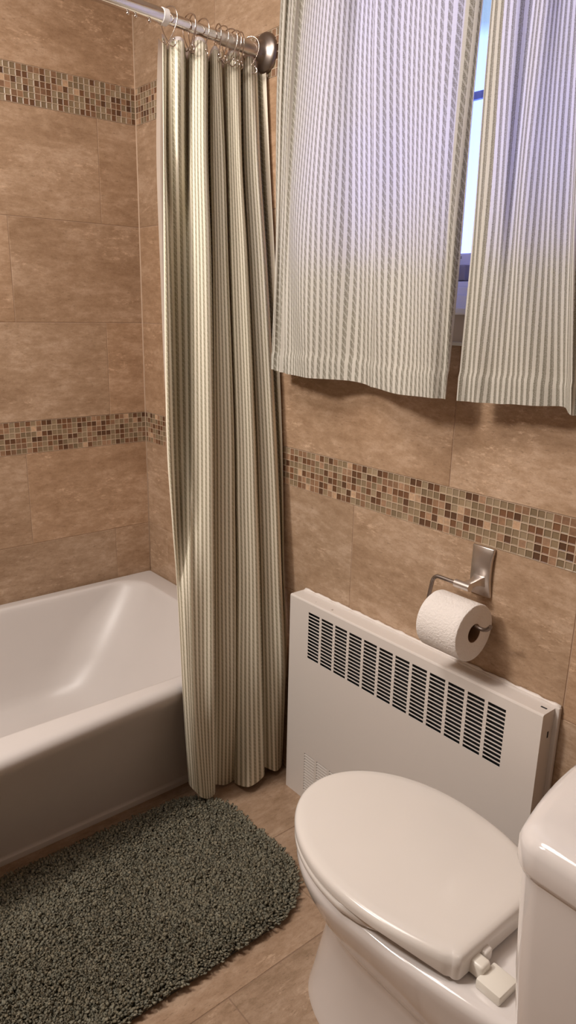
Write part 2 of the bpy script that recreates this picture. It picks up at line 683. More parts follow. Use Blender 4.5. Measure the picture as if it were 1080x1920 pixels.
# left wall (behind the tub): plane x = 0, u = y
rects = []
for z0, z1, k in courses():
    for a, b in split(YF, 0.0, -0.137 if k == 0 else -0.4385):
        rects.append((a, z0, b, z1))
wall_left = tiled_surface('wall_left', lambda u, v, h: (h, u, v), rects, [(-0.12, YF, 0, 0.0, 0.0, ZROOM)], WALL_TILE, GROUT, seed=3)
mosaic_band('mosaic_border', lambda u, v, h: (h, u, v), YF, 0.0, ZB, wall_left, 11)
mosaic_band('mosaic_border', lambda u, v, h: (h, u, v), YF, 0.0, ZB + BAND + 3 * TH, wall_left, 12)

# back wall (window and radiator): plane y = 0, u = x
rects = []
for z0, z1, k in courses():
    for a, b in split(0.0, XR, 1.3576 if k == 0 else 1.0695):
        # cut out the window opening
        if z1 <= WZ0 + .006 or z0 >= WZ1 or b <= WX0 or a >= WX1:
            rects.append((a, z0, b, z1))
            continue
        if a < WX0:
            rects.append((a, z0, WX0, z1))
        if b > WX1:
            rects.append((WX1, z0, b, z1))
        if z1 > WZ1:
            rects.append((max(a, WX0), WZ1, min(b, WX1), z1))
wall_back = tiled_surface('wall_back', lambda u, v, h: (u, -h, v), rects,
                          [(-0.12, 0, 0, WX0, 0.14, ZROOM), (WX1, 0, 0, XR + 0.12, 0.14, ZROOM),
                           (WX0, 0, 0, WX1, 0.14, WZ0), (WX0, 0, WZ1, WX1, 0.14, ZROOM)], WALL_TILE, GROUT, seed=5)
mosaic_band('mosaic_border', lambda u, v, h: (u, -h, v), 0.0, XR, ZB, wall_back, 21)
mosaic_band('mosaic_border', lambda u, v, h: (u, -h, v), 0.0, WX0 - 0.001, ZB + BAND + 3 * TH, wall_back, 22)

structure(MB().tube([(0.0015, -0.0015, 0.41), (0.0015, -0.0015, ZROOM)], .0026, 8).build('trim_2', simple('corner_grout', (0.58, 0.43, 0.31), 0.8), smooth=True))

# floor
rects = []
x = 1.355 - 5 * TH
k = 1
while x < 3.1:
    a0, a1 = max(0.0, x), min(3.1, x + TH)
    if a1 > a0:
        for a, b in split(YF, 0.0, -0.587 if k == 0 else -0.2805):
            rects.append((a, a0, b, a1))
    x += TH
    k = 1 - k
floor = tiled_surface('floor', lambda u, v, h: (v, u, h - 0.0012), rects, [(-0.12, YF - 0.12, -0.10, 3.2, 0.14, -0.0012)], FLOOR_TILE, DARK_GROUT, seed=9)

structure(MB().quadbox((-0.12, YF - 0.12, ZROOM), (3.2, 0.14, ZROOM + 0.1)).build('ceiling', CEIL))
structure(MB().quadbox((XR, -0.62, 0), (XR + 0.12, 0, ZROOM)).build('wall_right', PAINT))
structure(MB().quadbox((XR + 0.12, -0.62, 0), (3.2, -0.50, ZROOM)).build('wall_alcove', PAINT))
structure(MB().quadbox((3.1, YF, 0), (3.2, -0.62, ZROOM)).build('wall_far', PAINT))
structure(MB().quadbox((-0.12, YF - 0.12, 0), (3.2, YF, ZROOM)).build('wall_front', PAINT))

# window
win = structure(empty('window_1', (1.37, 0.07, 1.31)))
f = MB()
f.quadbox((WX0, 0.03, 1.434), (WX0 + 0.035, 0.135, WZ1)).quadbox((WX1 - 0.035, 0.03, 1.434), (WX1, 0.135, WZ1))
f.quadbox((WX0, 0.03, WZ1 - 0.035), (WX1, 0.135, WZ1))
f.build('window_frame', SASH, win, bevel=0.002)
st = MB()
st.quadbox((WX0 + .001, 0.010, 1.372), (WX1 - .001, 0.135, 1.409))
st.quadbox((WX0 + .001, 0.030, 1.409), (WX1 - .001, 0.135, 1.426))
st.quadbox((WX0 + .001, 0.050, 1.426), (WX1 - .001, 0.135, 1.438))
st.build('window_frame', SASH, win, bevel=0.002)
MB().quadbox((WX0 - .02, -0.030, 1.370), (WX1 + .02, 0.028, 1.3845)).build('window_sill', SASH, win, bevel=0.003)
MB().quadbox((WX0, -0.004, 1.3155), (WX1, 0.06, 1.370)).build('window_apron', simple('shaded_apron_white', (0.55, 0.47, 0.41), 0.6), win)  # white board under the sill, its shade mixed into the base colour
sx = MB()
sx.quadbox((WX0 + .035, 0.082, 1.438), (WX1 - .035, 0.118, 1.497))
sx.quadbox((WX0 + .035, 0.082, 1.438), (WX0 + .075, 0.118, WZ1 - .035)).quadbox((WX1 - .075, 0.082, 1.438), (WX1 - .035, 0.118, WZ1 - .035))
sx.quadbox((WX0 + .035, 0.082, WZ1 - .075), (WX1 - .035, 0.118, WZ1 - .035))
sash = sx.build('window_sash', SASH, win, bevel=0.003)
MB().quadbox((WX0 + .07, 0.098, 1.493), (WX1 - .07, 0.102, WZ1 - .07)).build('glass_pane', GLASS, win)
MB().quadbox((WX0 + .07, 0.104, 1.800), (WX1 - .07, 0.112, 1.815)).build('screen_bar', SASHGREY, win)
lt = MB()
lt.quadbox((1.245, 0.058, 1.440), (1.306, 0.084, 1.472)).quadbox((1.258, 0.046, 1.443), (1.288, 0.060, 1.470))
lt.build('window_latch', LATCHM, win, bevel=0.003)
lb = MB()
for zz, segs in ((1.4895, ((1.243, 1.276),)), (1.4865, ((1.243, 1.250), (1.252, 1.258), (1.260, 1.276))), (1.4838, ((1.246, 1.254), (1.256, 1.268)))):
    for a, b in segs:
        lb.quadbox((a, 0.0813, zz), (b, 0.0821, zz + 0.0012))
lb.build('printed_label', INK, win)
structure(MB().quadbox((WX0, -0.009, 1.308), (WX1, 0.0, 1.3155)).build('trim_1', ALU, bevel=0.001))

# ------------------------------------------------------------------ bathtub
TL = 1.52
tub = empty('bathtub', (0.4, -0.76, 0), 'white enamelled bathtub with a bowed front rim along the tiled left wall', 'bathtub')


def outer_x(y):
    return float(np.interp(-y, [0, .2, .368, .529, .729, .855, 1.1, 1.3, 1.52], [.805, .815, .825, .837, .856, .871, .882, .868, .84]))


def tub_ring(z, xb, xf, y0, y1, rad, fn=None, n=10, ny=24):
    """rounded rectangle ring, counted the same for every level; xf may be a function of y"""
    pts = []
    fx = xf if callable(xf) else (lambda y: xf)
    # corners: (xb,y0) (front,y0) (front,y1) (xb,y1); y0 near wall (0), y1 = -TL

    def corner(cx, cy, a0):
        for i in range(n + 1):
            a = a0 + (math.pi / 2) * i / n
            pts.append((cx + rad * math.cos(a), cy + rad * math.sin(a)))
    corner(xb + rad, y0 - rad, math.pi / 2)       # back corner by the wall
    for i in range(1, ny):
        pts.append((xb, y0 - rad + (y1 + rad - (y0 - rad)) * i / ny))
    corner(xb + rad, y1 + rad, math.pi)
    corner(fx(y1) - rad, y1 + rad, 1.5 * math.pi)
    for i in range(1, ny):
        y = y1 + rad + (y0 - rad - (y1 + rad)) * i / ny
        pts.append((fx(y), y))
    corner(fx(y0) - rad, y0 - rad, 0)
    return [(x, y, z) for x, y in pts]


ZR = 0.409
ya, yb = -0.002, -TL


def bl(t):
    return lambda y: 0.700 + (outer_x(y) - 0.700) * t


rings = [
    tub_ring(0.000, .004, lambda y: .7035, ya, yb, .004),
    tub_ring(0.014, .004, lambda y: .7035, ya, yb, .004),
    tub_ring(0.0160, .004, lambda y: .7030, ya, yb, .004),
    tub_ring(0.0165, .004, lambda y: .7000, ya, yb, .004),
    tub_ring(0.028, .004, bl(.005), ya, yb, .004),
    tub_ring(0.100, .004, bl(.10), ya, yb, .004),
    tub_ring(0.200, .004, bl(.30), ya, yb, .004),
    tub_ring(0.290, .004, bl(.56), ya, yb, .004),
    tub_ring(0.340, .004, bl(.80), ya, yb, .004),
    tub_ring(0.366, .004, bl(.96), ya, yb, .004),
    tub_ring(0.385, .004, bl(1.0), ya, yb, .004),
    tub_ring(0.399, .006, lambda y: outer_x(y) - .004, ya - .002, yb + .002, .006),
    tub_ring(0.407, .010, lambda y: outer_x(y) - .013, ya - .006, yb + .006, .008),
    tub_ring(ZR + .001, .016, lambda y: outer_x(y) - .026, ya - .012, yb + .012, .010),
    tub_ring(ZR, .040, lambda y: .792, -.070, yb + .08, .085),
    tub_ring(ZR + .0015, .047, lambda y: .785, -.078, yb + .087, .09),
    tub_ring(ZR + .0005, .053, lambda y: .779, -.084, yb + .093, .095),
    tub_ring(ZR - .005, .0575, lambda y: .7745, -.089, yb + .097, .10),
    tub_ring(ZR - .016, .0605, lambda y: .771, -.095, yb + .10, .11),
    tub_ring(ZR - .045, .065, lambda y: .766, -.115, yb + .105, .13),
    tub_ring(ZR - .120, .078, lambda y: .750, -.170, yb + .115, .175),
    tub_ring(ZR - .220, .096, lambda y: .732, -.245, yb + .13, .185),
    tub_ring(ZR - .290, .113, lambda y: .712, -.310, yb + .15, .175),
    tub_ring(0.095, .128, lambda y: .692, -.345, yb + .17, .16),
    tub_ring(0.078, .150, lambda y: .668, -.372, yb + .20, .14),
    tub_ring(0.070, .190, lambda y: .63, -.41, yb + .24, .10),
    tub_ring(0.067, .30, lambda y: .52, -.52, yb + .35, .05),
]
mb = MB()
mb.rings(rings, False, True)
mb.build('tub_body', PORCELAIN, tub, smooth=True)
dr = MB()
dr.tube([(.41, -1.25, .0675), (.41, -1.25, .072)], .03, 20)
dr.build('drain', CHROME, tub, smooth=True, auto=40)

# ------------------------------------------------------------------ curtain rod
RX = 0.684


def RZ(y):
    return 1.987 + 0.043 * -y


rod = empty('shower_curtain_rod', (RX, 0, 1.99), 'chrome tension rod carrying the striped shower curtain above the bathtub', 'curtain rod')


def rod_piece(name, y0, y1, r, mat, seg=24):
    return MB().tube([(RX, y0, RZ(y0)), (RX, (y0 + y1) / 2, RZ((y0 + y1) / 2)), (RX, y1, RZ(y1))], r, seg).build(name, mat, rod, smooth=True, auto=40)


rod_piece('outer_tube', -0.30, -2.099, 0.0160, CHROME)
rod_piece('inner_tube', -0.10, -0.31, 0.0130, CHROME)
rod_piece('end_sleeve', -0.012, -0.145, 0.0160, NICKEL)
MB().tube([(RX, -0.286, RZ(-.286)), (RX, -0.300, RZ(-.3))], 0.0175, 24).build('collar', WHITEPLASTIC, rod, smooth=True, auto=40)
fl = MB()
prof = [(0.0, .046), (-.005, .046), (-.009, .0435), (-.013, .037), (-.016, .029), (-.020, .0235), (-.028, .0205), (-.034, .0175)]
fl.rings([[(RX + r * math.cos(a), y - .0018, RZ(y) + r * math.sin(a)) for a in [2 * math.pi * k / 32 for k in range(32)]] for y, r in prof], True, True)
fl.build('wall_flange', DARKNICKEL, rod, smooth=True, auto=60)
for y in (-.332, -.366, -.385):
    MB().sphere((RX + .004, y, RZ(y) - .0195), .0042).tube([(RX + .004, y, RZ(y) - .010), (RX + .004, y, RZ(y) - .020)], .0022, 8).build('set_screw', HOOKMETAL, rod, smooth=True)

# ------------------------------------------------------------------ hooks
hook_path = [(.012, -.047), (.0165, -.056), (.0115, -.063), (.003, -.060), (-.003, -.050), (-.012, -.034), (-.0185, -.016), (-.0205, .000),
             (-.0165, .0135), (-.007, .0205), (.004, .0212), (.014, .0165), (.0195, .006), (.0190, -.008), (.0125, -.024), (.004, -.039), (-.004, -.050), (-.012, -.054), (-.017, -.047)]
hp = catmull(np.array(hook_path), 5)


def hook_obj(i, y, tilt, label):
    t = empty('curtain_hook', (RX, y, RZ(y)), label, 'curtain hook', 'metal hooks on the shower curtain rod')
    pts = []
    N = len(hp)
    for k, (px, pz) in enumerate(hp):
        off = -0.0016 + 0.0032 * k / N
        pts.append((RX + px * 1.15, y + off, RZ(y) + pz * (0.90 if pz < 0 else 1.15)))
    a = MB().tube(pts, .00135, 8)
    w = a.build('wire', HOOKMETAL, t, smooth=True)
    for e in (pts[0], pts[-1]):
        MB().sphere(e, .0034, 10).build('ball_tip', HOOKMETAL, t, smooth=True)
    t.rotation_euler = (0, 0, tilt)
    return t


hook_ys = [-.279, -.226, -.218, -.190, -.147, -.134, -.112, -.097, -.083, -.050]
hook_lb = ['nickel curtain hook at the free edge of the shower curtain, beside the white rod collar',
           'nickel curtain hook second from the free edge, left one of a close pair',
           'nickel curtain hook third from the free edge, right one of a close pair',
           'nickel curtain hook over the tall pleat just right of the close pair',
           'nickel curtain hook fifth from the free edge, near the start of the thick end sleeve',
           'nickel curtain hook sixth from the free edge, on the thick end sleeve',
           'nickel curtain hook fourth from the wall flange, in the bunched row',
           'nickel curtain hook third from the wall flange, in the bunched row',
           'nickel curtain hook second from the wall flange, last of the bunched row',
           'nickel curtain hook nearest the round wall flange, standing alone']
tilts = [.35, .1, -.2, .15, -.25, .1, .3, .1, -.15, .5]
for i, (y, lb_) in enumerate(zip(hook_ys, hook_lb)):
    hook_obj(i, y, tilts[i], lb_)

# ------------------------------------------------------------------ shower curtain
SHOWER = [
 (1.955,[(0.663,-0.2864),(0.663,-0.2795),(0.648,-0.2637),(0.663,-0.264),(0.683,-0.2575),(0.685,-0.2417),(0.638,-0.2054),(0.663,-0.2106),(0.689,-0.205),(0.691,-0.1826),(0.643,-0.1464),(0.663,-0.1535),(0.681,-0.1533),(0.677,-0.1367),(0.641,-0.1026),(0.663,-0.1083),(0.685,-0.1032),(0.681,-0.0795),(0.653,-0.056),(0.663,-0.0584),(0.683,-0.0534),(0.679,-0.0289),(0.6656,-0.012),(0.6811,-0.012),(0.6985,-0.012)]),
 (1.7247,[(0.7006,-0.3121),(0.7006,-0.3079),(0.6556,-0.2759),(0.6811,-0.2778),(0.7028,-0.2734),(0.6811,-0.2425),(0.6471,-0.2124),(0.7016,-0.2374),(0.7236,-0.2305),(0.7316,-0.2118),(0.6556,-0.1571),(0.6856,-0.1691),(0.6976,-0.1583),(0.7016,-0.1404),(0.6386,-0.0919),(0.6896,-0.1208),(0.7156,-0.1181),(0.7236,-0.1044),(0.676,-0.0666),(0.6936,-0.0744),(0.7136,-0.0657),(0.7216,-0.0482),(0.6832,-0.012),(0.699,-0.012),(0.7191,-0.012)]),
 (1.4722,[(0.7414,-0.3417),(0.7524,-0.3395),(0.6854,-0.2914),(0.6684,-0.2723),(0.6684,-0.2523),(0.6684,-0.2337),(0.6854,-0.2364),(0.7314,-0.2576),(0.7534,-0.2473),(0.7614,-0.2249),(0.7024,-0.1809),(0.7154,-0.1848),(0.7274,-0.172),(0.7314,-0.152),(0.6599,-0.097),(0.7194,-0.1337),(0.7454,-0.1256),(0.7534,-0.1064),(0.7109,-0.0716),(0.7234,-0.0774),(0.7434,-0.0666),(0.7514,-0.0449),(0.716,-0.012),(0.7297,-0.012),(0.7478,-0.012)]),
 (1.075,[(0.7883,-0.3731),(0.8048,-0.3724),(0.7323,-0.3172),(0.7068,-0.2941),(0.7068,-0.2765),(0.7153,-0.2641),(0.7323,-0.2683),(0.7783,-0.2924),(0.8003,-0.2766),(0.8083,-0.2517),(0.7578,-0.2147),(0.7623,-0.2144),(0.7743,-0.1942),(0.7783,-0.1683),(0.7153,-0.1202),(0.7663,-0.1512),(0.7923,-0.1389),(0.8003,-0.1152),(0.7578,-0.0797),(0.7703,-0.0855),(0.7903,-0.0702),(0.7983,-0.0473),(0.7633,-0.012),(0.775,-0.012),(0.7867,-0.012)]),
 (0.8675,[(0.8127,-0.3781),(0.8182,-0.3738),(0.7652,-0.3342),(0.7567,-0.3212),(0.7822,-0.3225),(0.8017,-0.3203),(0.8072,-0.319),(0.8027,-0.3114),(0.8247,-0.2936),(0.8327,-0.2682),(0.7822,-0.231),(0.7867,-0.2307),(0.7987,-0.2101),(0.8027,-0.182),(0.7397,-0.1337),(0.7907,-0.1648),(0.8167,-0.1502),(0.8247,-0.1224),(0.7822,-0.0865),(0.7947,-0.0924),(0.8147,-0.0746),(0.8227,-0.0493),(0.7835,-0.012),(0.793,-0.012),(0.8002,-0.012)]),
 (0.6538,[(0.816,-0.3683),(0.8292,-0.3715),(0.838,-0.3706),(0.8446,-0.3668),(0.849,-0.3601),(0.8523,-0.3542),(0.8545,-0.3509),(0.852,-0.3445),(0.852,-0.3123),(0.858,-0.2851),(0.8075,-0.2479),(0.812,-0.2475),(0.824,-0.2264),(0.828,-0.1979),(0.782,-0.1597),(0.816,-0.1787),(0.842,-0.1618),(0.85,-0.1315),(0.8109,-0.098),(0.82,-0.1012),(0.84,-0.0829),(0.848,-0.055),(0.7996,-0.012),(0.8045,-0.012),(0.8117,-0.012)]),
 (0.3511,[(0.84,-0.3719),(0.851,-0.3754),(0.8598,-0.3743),(0.8664,-0.3719),(0.8708,-0.3681),(0.8741,-0.3636),(0.8763,-0.3601),(0.876,-0.355),(0.876,-0.3284),(0.882,-0.3019),(0.8349,-0.2668),(0.836,-0.264),(0.848,-0.2404),(0.852,-0.2144),(0.832,-0.1966),(0.84,-0.1986),(0.866,-0.1771),(0.874,-0.1382),(0.8349,-0.1044),(0.844,-0.1075),(0.864,-0.0862),(0.872,-0.0533),(0.84,-0.0251),(0.832,-0.0165),(0.832,-0.0124)]),
]
HEM = [(0.81,-0.3417,0.0839),(0.818,-0.3432,0.0841),(0.824,-0.3418,0.08),(0.828,-0.3375,0.0734),(0.83,-0.3319,0.065),(0.831,-0.3256,0.0557),(0.832,-0.3193,0.0463),(0.832,-0.3105,0.0369),(0.828,-0.2864,0.0213),(0.81,-0.2543,0.0115),(0.795,-0.2423,0.0207),(0.788,-0.2357,0.0209),(0.79,-0.2047,0.0061),(0.788,-0.1723,0.006),(0.79,-0.1698,0.006),(0.81,-0.1782,0.0094),(0.864,-0.169,0.0278),(0.848,-0.1055,0.0246),(0.82,-0.082,0.0281),(0.82,-0.08,0.031),(0.846,-0.0569,0.0206),(0.82,-0.012,0.006),(0.81,-0.012,0.006),(0.805,-0.012,0.006),(0.8,-0.012,0.006)]
STRIPE = [0.0, 0.643, 1.5, 2.143, 3.214, 4.286, 4.786, 5.214, 7.714, 10.357, 10.643, 10.929, 13.429, 15.786, 16.071, 16.429, 19.286, 22.214, 22.5, 22.786, 25.357, 27.929, 28.286, 28.714, 29.214]
top_z = [1.972, 1.968, 1.955, 1.966, 1.968, 1.964, 1.950, 1.968, 1.978, 1.970, 1.955, 1.966, 1.972, 1.966, 1.950, 1.966, 1.975, 1.970, 1.962, 1.972, 1.977, 1.966, 1.955, 1.946, 1.946]
rows3 = []
for i, (z, row) in enumerate(SHOWER):
    rows3.append([(x, y, top_z[j] - .006 if i == 0 else z) for j, (x, y) in enumerate(row)])
rows3.append(HEM)
G = cloth_grid(np.array(rows3), 10, 14)
G[:, :, 1] = np.minimum(G[:, :, 1], -0.008)
mid = G[40:90]
us = catmull(np.array(STRIPE)[:, None] * 0.0125, 10)[:, 0]
me = grid_mesh(G, u=us)
sc_o = link('shower_curtain', me, SHOWER_CLOTH, None, smooth=True)
tag(sc_o, 'long green and cream striped shower curtain bunched beside the bathtub', 'shower curtain')

# liner: follows the curtain's pleats just behind it and shows at the free edge
LE = np.array([(1.975, .650, -.288), (1.85, .656, -.300), (1.7247, .664, -.310), (1.60, .682, -.320), (1.4722, .702, -.329), (1.33, .720, -.338), (1.2, .738, -.346), (1.075, .762, -.354), (.95, .782, -.362),
               (.8675, .795, -.366), (.74, .806, -.366), (.60, .816, -.360), (.45, .828, -.356), (.25, .832, -.350), (.05, .826, -.340)])
NC = 60
L0 = np.zeros((G.shape[0], NC, 3))
for i_ in range(G.shape[0]):
    z_ = float(G[i_, :, 2].mean())
    ex, ey = np.interp(-z_, -LE[:, 0], LE[:, 1]), np.interp(-z_, -LE[:, 0], LE[:, 2])
    ys_ = ey + (-.008 - ey) * np.linspace(0, 1, NC)
    xm_ = np.array([G[i_, np.abs(G[i_, :, 1] - y) < .022, 0].min() if np.any(np.abs(G[i_, :, 1] - y) < .022) else ex for y in ys_]) - .007
    xm_ = np.convolve(np.pad(xm_, 3, mode='edge'), np.ones(7) / 7, mode='valid')
    w_ = np.clip(1 - np.linspace(0, 1, NC) / .06, 0, 1)
    L0[i_, :, 0] = xm_ * (1 - w_) + ex * w_
    L0[i_, :, 1] = ys_
    L0[i_, :, 2] = np.interp(np.linspace(0, 1, NC), np.linspace(0, 1, G.shape[1]), G[i_, :, 2])
kern = np.ones(5) / 5
for j_ in range(NC):
    L0[:, j_, 0] = np.convolve(np.pad(L0[:, j_, 0], 2, mode='edge'), kern, mode='valid')
ln = link('shower_liner', grid_mesh(L0), LINER, None, smooth=True)
TE = np.stack([G[0], G[0]])[:, :226].copy()
TE[0, :, 2] += 0.0075
TE[1, :, 2] -= 0.003
TE[:, :, 0] -= 0.0012
link('top_band', grid_mesh(TE), LINER, ln, smooth=True)
tag(ln, 'white frosted liner showing at the free edge behind the striped shower curtain', 'shower liner')

# ------------------------------------------------------------------ window curtains
LEFT = [[(0.7839, -0.045, 1.9), (0.8168, -0.06, 1.9), (0.8204, -0.05, 1.9), (0.8623, -0.07, 1.9), (0.8692, -0.055, 1.9), (0.8998, -0.065, 1.9), (0.9924, -0.09, 1.9), (1.0448, -0.08, 1.9), (1.0753, -0.06, 1.9), (1.1281, -0.07, 1.9), (1.1571, -0.088, 1.9), (1.2249, -0.075, 1.9), (1.3207, -0.09, 1.9), (1.3817, -0.078, 1.9), (1.3928, -0.07, 1.9)],
 [(0.7998, -0.055, 1.55), (0.8208, -0.065, 1.55), (0.8251, -0.06, 1.55), (0.8479, -0.07, 1.55), (0.8583, -0.065, 1.55), (0.8786, -0.07, 1.55), (0.9719, -0.095, 1.55), (1.0401, -0.08, 1.55), (1.0927, -0.06, 1.55), (1.1494, -0.065, 1.55), (1.178, -0.085, 1.55), (1.2488, -0.075, 1.55), (1.3409, -0.095, 1.55), (1.3799, -0.085, 1.55), (1.3921, -0.075, 1.55)],
 [(0.8138, -0.068, 1.2215), (0.8293, -0.075, 1.2216), (0.8342, -0.07, 1.2191), (0.8561, -0.077, 1.2184), (0.8709, -0.075, 1.2168), (0.9025, -0.08, 1.2156), (0.9753, -0.09, 1.2143), (1.0353, -0.075, 1.215), (1.0961, -0.055, 1.2157), (1.1761, -0.075, 1.212), (1.2018, -0.088, 1.2115), (1.2951, -0.11, 1.2084), (1.3622, -0.105, 1.2086), (1.388, -0.095, 1.2086), (1.3975, -0.085, 1.208)]]
RIGHT = [[(1.4116, -0.07, 1.9), (1.4358, -0.08, 1.9), (1.4744, -0.085, 1.9), (1.4987, -0.07, 1.9), (1.5371, -0.095, 1.9), (1.5575, -0.075, 1.9), (1.5915, -0.08, 1.9), (1.6277, -0.1, 1.9), (1.6387, -0.07, 1.9), (1.6785, -0.09, 1.9), (1.7147, -0.07, 1.9), (1.7595, -0.06, 1.9), (1.90, -0.06, 1.9)],
 [(1.4126, -0.07, 1.55), (1.4436, -0.08, 1.55), (1.4834, -0.085, 1.55), (1.5008, -0.075, 1.55), (1.5352, -0.09, 1.55), (1.5748, -0.08, 1.55), (1.609, -0.075, 1.55), (1.6418, -0.105, 1.55), (1.652, -0.075, 1.55), (1.6914, -0.09, 1.55), (1.74, -0.07, 1.55), (1.7774, -0.06, 1.55), (1.90, -0.06, 1.55)],
 [(1.4251, -0.085, 1.2078), (1.4457, -0.08, 1.2077), (1.4756, -0.075, 1.2086), (1.5081, -0.07, 1.2099), (1.5403, -0.075, 1.2129), (1.5953, -0.075, 1.2163), (1.6412, -0.065, 1.219), (1.6759, -0.11, 1.2135), (1.6868, -0.1, 1.2123), (1.7414, -0.09, 1.2167), (1.7923, -0.07, 1.2199), (1.8308, -0.06, 1.2219), (1.91, -0.06, 1.2219)]]


def window_curtain(tab, label, hemside, cloth):
    T = np.array(tab, float)
    T[:2, 6:, 1] = -0.075 + (T[:2, 6:, 1] + 0.075) * 1.25
    top = T[0].copy()
    top[:, 2] = 2.22
    top[:, 0] = T[0][:, 0] + (T[0][:, 0] - T[1][:, 0]) * 0.6
    top[:, 1] = -0.055 + (T[0][:, 1] + 0.072) * 1.2
    lev = np.stack([top, T[0], T[1], T[2]])
    # even out the vertical spacing
    A = np.array([catmull(lev[:, j], 30) for j in range(lev.shape[1])]).transpose(1, 0, 2)
    G = np.array([catmull(r, 10) for r in A])
    nr, nc = G.shape[:2]
    jj = np.arange(nc)[None, :]
    ii = np.arange(nr)[:, None] / nr
    G[:, :, 1] += 0.0022 * np.sin(jj * 0.41 + 3 * np.sin(ii * 4.0)) * (0.4 + ii)
    G[:, :, 1] -= 0.0026 * np.clip((1.264 - G[:, :, 2]) / 0.004, 0, 1)
    UR = G[-16:] if hemside == 'left' else G[40:60]
    o = link('window_curtain', grid_mesh(G, uref=UR), cloth, None, smooth=True)
    tag(o, label, 'curtain', 'striped curtains at the window')
    # folded hem along the bottom: a second layer of cloth close behind the first
    r0 = int(np.argmin(np.abs(G[:, nc // 2, 2] - 1.262)))
    H = G[r0:].copy()
    H[:, :, 1] += 0.0018
    link('bottom_hem', grid_mesh(H, uref=UR), cloth, o, smooth=True)
    # folded side hem
    k = 14
    if hemside == 'right':
        S = G[:, nc - k:].copy()
    else:
        S = G[:, :k].copy()
    S[:, :, 1] += 0.0014
    link('side_hem', grid_mesh(S, uoff=0.004), cloth, o, smooth=True)
    return o


window_curtain(LEFT, 'wider striped window curtain left of the bright gap, hanging beside the shower curtain', 'right', WINDOW_CLOTH)
window_curtain(RIGHT, 'striped window curtain right of the bright gap, cut by the photo edge', 'left', WINDOW_CLOTH_PLAIN)
cr = empty('window_curtain_rod', (1.37, -0.055, 2.225), 'white rod above the window holding both striped curtains', 'curtain rod')
MB().tube([(0.80, -.055, 2.226), (1.92, -.055, 2.226)], .006, 12).build('rod', WHITEPLASTIC, cr, smooth=True, auto=40)
for x in (0.80, 1.92):
    MB().quadbox((x - .004, -.06, 2.218), (x + .004, -.001, 2.234)).build('bracket', WHITEPLASTIC, cr)

# ------------------------------------------------------------------ radiator
rad = empty('radiator_cover', (1.28, -0.03, 0), 'white enamelled metal radiator cover with slotted grilles below the window', 'radiator')
X0, X1, D, ZT = 0.893, 1.672, 0.055, 0.612


def grille_panel():
    xs_edge = [X0 + 0.002]
    gx0, gx1, n = 0.971, 1.590, 12
    pitch = (gx1 - gx0 + 0.0085) / n
    sw = pitch - 0.0085
    slots_x = [(gx0 + i * pitch, gx0 + i * pitch + sw) for i in range(n)]

    def zslots(z0, z1, m, bar):
        pz = (z1 - z0 + bar) / m
        return [(z0 + i * pz, z0 + i * pz + pz - bar) for i in range(m)]
    up = zslots(0.452, 0.588, 14, 0.0026)
    lo = zslots(0.030, 0.152, 14, 0.0042)
    xb = [X0]
    for a, b in slots_x:
        xb += [a, b]
    xb.append(X1)
    zb = [0.0]
    for a, b in lo + up:
        zb += [a, b]
    zb.append(ZT)
    m = MB()
    y0, y1 = -D, -D + 0.0012
    for i in range(len(xb) - 1):
        for j in range(len(zb) - 1):
            hole = (i % 2 == 1) and (j % 2 == 1)
            a, b, c, d = xb[i], xb[i + 1], zb[j], zb[j + 1]
            if not hole:
                m.face([(a, y0, c), (b, y0, c), (b, y0, d), (a, y0, d)])
                m.face([(a, y1, c), (a, y1, d), (b, y1, d), (b, y1, c)])
            else:
                m.face([(a, y0, c), (b, y0, c), (b, y1, c), (a, y1, c)])
                m.face([(a, y0, d), (a, y1, d), (b, y1, d), (b, y0, d)])
                m.face([(a, y0, c), (a, y1, c), (a, y1, d), (a, y0, d)])
                m.face([(b, y0, c), (b, y0, d), (b, y1, d), (b, y1, c)])
                # louvre lip bent inwards from the slot
                if d < 0.3:
                    m.face([(a, y1, c), (b, y1, c), (b, y1 + 0.0022, c + 0.0013), (a, y1 + 0.0022, c + 0.0013)])
    return m


grille_panel().build('grille_panel', RADPAINT, rad)
sh = MB()
# top with a softened front edge, two ends
e = 0.004
prof = [(-D, ZT), (-D + .0012, ZT + .0028), (-D + e, ZT + e), (-0.0025, ZT + e)]
sh.rings([[(X0, y, z) for y, z in prof], [(X1, y, z) for y, z in prof]], closed=False)
for x in (X0, X1):
    sh.face([(x, -D, 0), (x, -.0025, 0), (x, -.0025, ZT + e), (x, -D + e, ZT + e), (x, -D + .0012, ZT + .0028), (x, -D, ZT)])
sh.build('casing', RADPAINT, rad)
bf = MB()
bf.quadbox((X0 + .004, -.013, 0), (X1 + .010, -.0021, ZT + .008))
bf.build('back_flange', RADPAINT, rad, bevel=0.003)
ck = MB()
rings = []
for k in range(60):
    t = k / 59
    x = X0 + .006 + (X1 + .008 - X0 - .006) * t
    r = .0042 + .0022 * math.sin(k * 1.7) * math.sin(k * .53)
    rings.append([(x, -.004 + r * 1.2 * math.cos(a) * (1 if math.cos(a) < 0 else .3), ZT + .007 + max(0, r) * math.sin(a)) for a in [2 * math.pi * q / 8 for q in range(8)]])
ck.rings(rings, True, True)
ck.build('caulk_bead', CAULK, rad, smooth=True)
MB().quadbox((X0 + .02, -.040, 0.02), (X1 - .02, -.020, ZT - .01)).build('dark_filler', BLACKVOID, rad)  # black box added inside the cover so the grille slots look dark
sl = MB()
sl.quadbox((1.650, -.030, ZT + e - .0004), (1.663, -.026, ZT + e + .0006))
sl.build('screw_slot', BLACKVOID, rad)
sl = MB()
sl.quadbox((X1 - .0004, -.031, 0.556), (X1 + .0007, -.027, 0.570))
